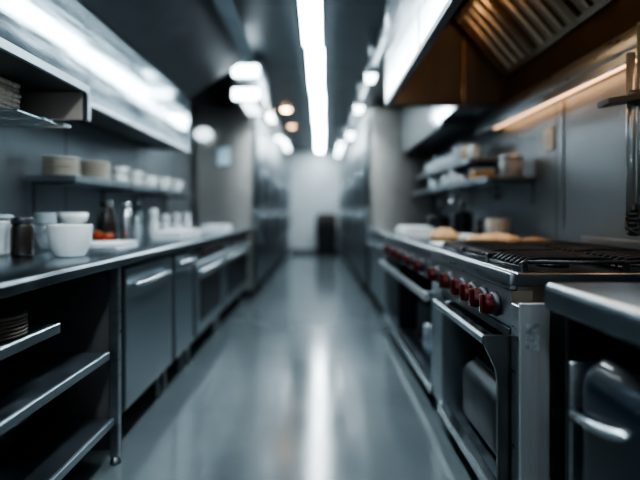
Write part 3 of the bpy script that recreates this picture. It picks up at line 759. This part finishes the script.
# ------------------------------------------------------------------ RIGHT: hood
HX, HY0, HY1, HZ = .53, .5, 3.88, 1.955
t = Thing('range_hood', 'big stainless range hood with bright face, amber-lit inside and baffle filters', 'hood', (1.0, 2.2, HZ))
t.part('front_panel', MB().box(HX, HX+.02, HY0, HY1, HZ+.03, 2.70, .003), HOODST)
t.part('front_lip', MB().box(HX-.006, HX+.035, HY0, HY1+.006, HZ-.01, HZ+.0295, .004), DARKST)
t.part('face_seam', MB().box(HX-.005, HX-.0002, 3.83, HY1, HZ+.03, 2.70, .002), STEELB)
t.part('face_seam', MB().box(HX-.005, HX-.0002, 2.62, 2.65, HZ+.03, 2.70, .002), STEELB)
t.part('top_panel', MB().box(HX, 1.505, HY0, HY1, 2.701, 2.73, .003), STEEL)
ep = t.part('end_panel', MB().box(HX+.021, 1.505, HY1-.02, HY1, HZ-.01, 2.70, .002), BROWNST)
t.part('end_highlight_rib', MB().box(1.11, 1.14, HY1-.035, HY1-.0205, HZ+.0, 2.5, .012, 3), FILTER, parent=ep)  # added strip standing in for a vertical bright reflection on the panel
t.part('end_flange', MB().box(HX+.036, 1.37, HY1-.05, HY1-.0205, HZ-.012, HZ+.008, .003), DARKST, parent=ep)
t.part('end_panel', MB().box(HX+.021, 1.505, HY0, HY0+.02, HZ-.01, 2.70, .002), BROWNST)
t.part('inner_ceiling', MB().box(HX+.021, 1.10, HY0+.021, HY1-.021, 2.66, 2.6995, .002), BROWNST)
# rear band below filters
t.part('rear_band', MB().prism([(1.44, 2.16), (1.47, 2.16), (1.50, 1.94), (1.40, 1.94)], 'y', HY0+.021, HY1-.021), mat('dark_bronze_band', (.10, .075, .055), .4, .8, var=.15, scale=4))
rb = t.part('rear_beam', MB().box(1.375, 1.505, HY0, 4.42, 1.838, 1.935, .008, 2), STEEL, label='grey-blue steel beam at the wall below the filters')
t.part('beam_lip', MB().box(1.375, 1.395, HY0, 4.42, 1.793, 1.8375, .003), STEEL, parent=rb)
t.part('warm_tube', MB().box(1.43, 1.50, .9, 4.2, 1.828, 1.8375, .003), WARMW, parent=rb, label='amber light under the beam')
t.part('lamp_bar', MB().box(HX+.022, HX+.05, .9, 3.5, 2.12, 2.16, .006), WARM, label='amber lamp bar on the inner side of the front panel')
# baffle filters
P0 = Vector((1.06, 2.60)); P1 = Vector((1.44, 2.165)); dv = P1-P0; ln = dv.length; dn = dv.normalized(); nn = Vector((-dn.y, dn.x))*-1  # toward room
nn = Vector((dn.y, -dn.x))
if nn.x > 0: nn = -nn
def fil(ya, yb):
    def Q(u, w): p = P0 + dn*u + nn*w; return (p.x, p.y)
    mb = MB()
    mb.prism([Q(0, -.03), Q(ln, -.03), Q(ln, -.02), Q(0, -.02)], 'y', ya, yb)                      # backing
    for (u0, u1) in ((0, .035), (ln-.035, ln)):
        mb.prism([Q(u0, -.0199), Q(u1, -.0199), Q(u1, .018), Q(u0, .018)], 'y', ya, yb)
    for (a, b) in ((ya, ya+.02), (yb-.02, yb)):
        mb.prism([Q(.0351, -.0199), Q(ln-.0351, -.0199), Q(ln-.0351, .018), Q(.0351, .018)], 'y', a, b)
    n = 4; w = (yb-ya-.04)/n
    for i in range(n):
        c = ya+.02+w*(i+.5)
        # rounded V-shaped baffle running down the slope
        pts = [Q(.036, 0), Q(ln-.036, 0)]
        for k in range(6):
            a0 = PI*k/6; a1 = PI*(k+1)/6
            ya_, yb_ = c-math.cos(a0)*w*.31, c-math.cos(a1)*w*.31
            ha, hb_ = math.sin(a0)*.022-.008, math.sin(a1)*.022-.008
            def fn(bm, ya_=ya_, yb_=yb_, ha=ha, hb_=hb_):
                def V(u, y, h): p = P0 + dn*u + nn*h; return bm.verts.new((p.x, y, p.y))
                f = bm.faces.new((V(.036, ya_, ha), V(ln-.036, ya_, ha), V(ln-.036, yb_, hb_), V(.036, yb_, hb_))); f.smooth = True
            mb._new(fn)
    return mb
fy = [.60 + i*.534 for i in range(7)]
for a, b in zip(fy, fy[1:]):
    t.part('baffle_filter', fil(a+.004, min(b-.004, HY1-.03)), FILTER)

# wall cabinet beyond hood
t = Thing('wall_cabinet', 'steel wall cabinet past the range hood, above the jars', 'cabinet', (1.3, 5.1, 1.9))
t.part('carcass', MB().box(1.115, 1.505, 4.44, 6.40, 1.90, 2.50, .004), DARKST)
for a, b in ((4.44, 5.42), (5.42, 6.40)):
    t.part('door', MB().box(1.088, 1.114, a+.003, b-.003, 1.89, 2.50, .004), CABST)
t.part('end_panel', MB().box(1.09, 1.37, 3.94, 4.435, 1.945, 2.50, .004), CABST)

# ------------------------------------------------------------------ RIGHT: wall shelves
def shelf_right(x1, y0, y1, z, label, hooks=0):
    t = Thing('wall_shelf', label, 'shelf', (1.4, (y0+y1)/2, z-.03), 'steel shelves past the hood')
    t.part('board', MB().box(x1+.012, 1.515, y0, y1, z-.028, z, .003), SHELFST)
    t.part('front_lip', MB().box(x1, x1+.0115, y0, y1, z-.04, z+.004, .003), STEELF)
    n = 3
    for i in range(n):
        yy = y0+.05 + (y1-y0-.1)*i/(n-1)
        t.part('bracket', MB().box(x1+.05, 1.515, yy-.008, yy+.008, z-.040, z-.0285, .002).box(1.503, 1.515, yy-.008, yy+.008, z-.19, z-.0405, .002), DARKST)
shelf_right(1.17, 3.46, 6.38, 1.375, 'lower steel wall shelf past the hood, with ladles hanging below')
shelf_right(1.24, 4.12, 6.38, 1.575, 'upper steel wall shelf past the hood, crowded with glass jars')

def jar(x, y, z, r, h, label, m=GLASS, lidm=STEELB, group='jars on the upper shelf', name='glass_jar', fill=None):
    t = Thing(name, label, 'jar', (x, y, z+.001), group, world=False)
    t.part('jar_body', MB().lathe([(0, 0), (r*.95, 0), (r, .006), (r, h*.72), (r*.8, h*.82), (r*.8, h*.86), (0, h*.86)], seg=20), m)
    t.part('lid', MB().lathe([(0, h*.8605), (r*.86, h*.8605), (r*.86, h*.98), (r*.5, h), (0, h)], seg=20), lidm)
fros = mat('frosted_glass', (.52, .58, .62), .18, 0, var=.1, scale=9, coat=.4)
amber = mat('amber_glass', (.42, .26, .12), .2, 0, var=.1, coat=.4)
js = [(4.32, .055, .14, fros, 'pale'), (4.52, .05, .17, amber, 'amber'), (4.74, .06, .20, fros, 'tall pale'), (5.0, .055, .13, fros, 'short pale'),
      (5.25, .055, .15, fros, 'pale'), (5.5, .06, .18, fros, 'tall pale'), (5.75, .055, .14, fros, 'pale'), (6.0, .06, .16, fros, 'pale')]
pos = ['first from the open end of the upper shelf', 'second from the open end of the upper shelf', 'third from the open end of the upper shelf', 'fourth from the open end of the upper shelf',
       'fifth from the open end of the upper shelf', 'sixth from the open end of the upper shelf', 'next to last toward the refrigerator on the upper shelf', 'last, beside the refrigerator, on the upper shelf']
for (y, r, h, m, d), p in zip(js, pos):
    jar(1.345, y, 1.576, r, h, f'{d} glass jar, {p}', m)
t = Thing('steel_canister', 'large grey canister with lid at the open end of the lower wall shelf', 'canister', (1.40, 3.62, 1.376), world=False)
t.part('canister_body', MB().lathe([(0, 0), (.078, 0), (.082, .006), (.082, .135), (0, .135)], seg=26), GREYCAN)
t.part('lid', MB().lathe([(0, .1355), (.086, .1355), (.086, .155), (.03, .165), (.012, .175), (0, .176)], seg=26), STEELB)
t = Thing('card_box', 'small amber and white box on the lower wall shelf beside the grey canister', 'box', (1.29, 3.92, 1.376))
t.part('box_body', MB().box(1.205, 1.36, 3.86, 3.98, 1.3765, 1.445, .004), GOLDST)
t.part('lid', MB().box(1.20, 1.365, 3.855, 3.985, 1.4455, 1.46, .004), TUB)
jar(1.25, 4.32, 1.376, .05, .075, 'short pale jar on the lower shelf beside the amber box', fros, STEELB, 'jars on the lower shelf')
jar(1.26, 4.62, 1.376, .055, .13, 'rounded pale jar on the lower shelf, second from the amber box', fros, CHROME, 'jars on the lower shelf')
jar(1.28, 5.0, 1.376, .05, .11, 'pale jar on the lower shelf, third from the amber box', fros, STEELB, 'jars on the lower shelf')
jar(1.28, 5.5, 1.376, .055, .12, 'pale jar on the lower shelf, deepest toward the refrigerator', fros, STEELB, 'jars on the lower shelf')

def ladle(x, y, L, label, bowl=True, m=DARKST):
    zt = 1.343
    t = Thing('hanging_ladle', label, 'ladle', (x, y, zt), 'utensils under the lower shelf', world=False)
    t.part('hook', MB().tube([(0, 0, -.002), (0, 0, -.02), (.008, 0, -.03), (.016, 0, -.022)], .003, 6), STEELB)
    t.part('shaft', MB().tube([(0, 0, -.0205), (0, 0, -L*.7), (.0, .0, -L)], [.008, .007, .006], 7), m)
    t.part('bowl', MB().blob((0, 0, -L-.02), (.03, .03, .028) if bowl else (.026, .008, .045), 2), m)
ladle(1.20, 4.16, .13, 'dark ladle hanging under the lower shelf by the amber box')
ladle(1.20, 4.48, .10, 'short bright ladle hanging second along the lower shelf', True, STEELB)
ladle(1.22, 5.0, .12, 'dark flat spatula hanging third along the lower shelf', False)
ladle(1.32, 3.68, .08, 'short dark ladle hanging below the grey canister', True)

# switch, seam cover
t = Thing('wall_switch', 'white wall switch plate on the steel wall under the hood', 'switch', (1.525, 3.27, 1.6))
t.part('plate', MB().box(1.516, 1.5285, 3.24, 3.37, 1.53, 1.68, .004), PLASTIC)
t.part('rocker', MB().box(1.509, 1.5155, 3.28, 3.33, 1.565, 1.645, .003), mat('pale_rocker', (.62, .66, .68), .4, var=.03))
t = Thing('wall_rail', 'thin upright steel cover strip on the wall beside the switch', 'strip', (1.525, 3.1, 1.4))
t.part('strip_body', MB().box(1.522, 1.5285, 3.11, 3.122, 1.02, 1.82, .002), STEEL)

# pot filler / pre-rinse post
t = Thing('pot_filler', 'chrome upright pot filler post with dark side arm above the grates', 'tap', (1.307, 2.1, 1.02))
t.part('post', MB().tube([(1.313, 2.1, 1.12), (1.313, 2.1, 1.79)], .017, 12), POSTST)
t.part('post', MB().tube([(1.350, 2.1, 1.12), (1.350, 2.1, 1.92)], .010, 10), POSTST, label='thinner second pipe')
a = t.part('arm', MB().prism([(1.182, 1.588), (1.335, 1.612), (1.335, 1.585), (1.182, 1.562)], 'y', 2.03, 2.12, .003), DARKST)
t.part('joint', MB().lathe([(0, -.03), (.026, -.03), (.028, -.02), (.028, .02), (.024, .03), (0, .03)], (1.324, 2.085, 1.60), 14), DARKST, parent=a)
mb = MB().tube([(1.319, 2.1, 1.16), (1.319, 2.1, 1.1195)], [.018, .022], 10)
for i in range(5):
    mb.lathe([(0, -.012), (.018, -.01), (.030, 0), (.018, .01), (0, .012)], (1.321+.006*math.sin(i*2), 2.1, 1.115-i*.020), 10)
mb.tube([(1.294, 2.1, 1.10), (1.284, 2.08, 1.06), (1.314, 2.06, 1.03), (1.349, 2.09, 1.05), (1.354, 2.1, 1.10)], .007, 7)
t.part('valve', mb, DARKST, label='knurled dark valve end')

# ------------------------------------------------------------------ world, look
w = bpy.data.worlds.new('world'); sc.world = w; w.use_nodes = True
w.node_tree.nodes['Background'].inputs['Color'].default_value = (.30, .40, .48, 1)
w.node_tree.nodes['Background'].inputs['Strength'].default_value = .05
sc.view_settings.view_transform = 'AgX'
sc.view_settings.look = 'AgX - High Contrast'
sc.view_settings.exposure = 0.42
sc.cycles.use_adaptive_sampling = False
sc.cycles.sample_clamp_indirect = 8
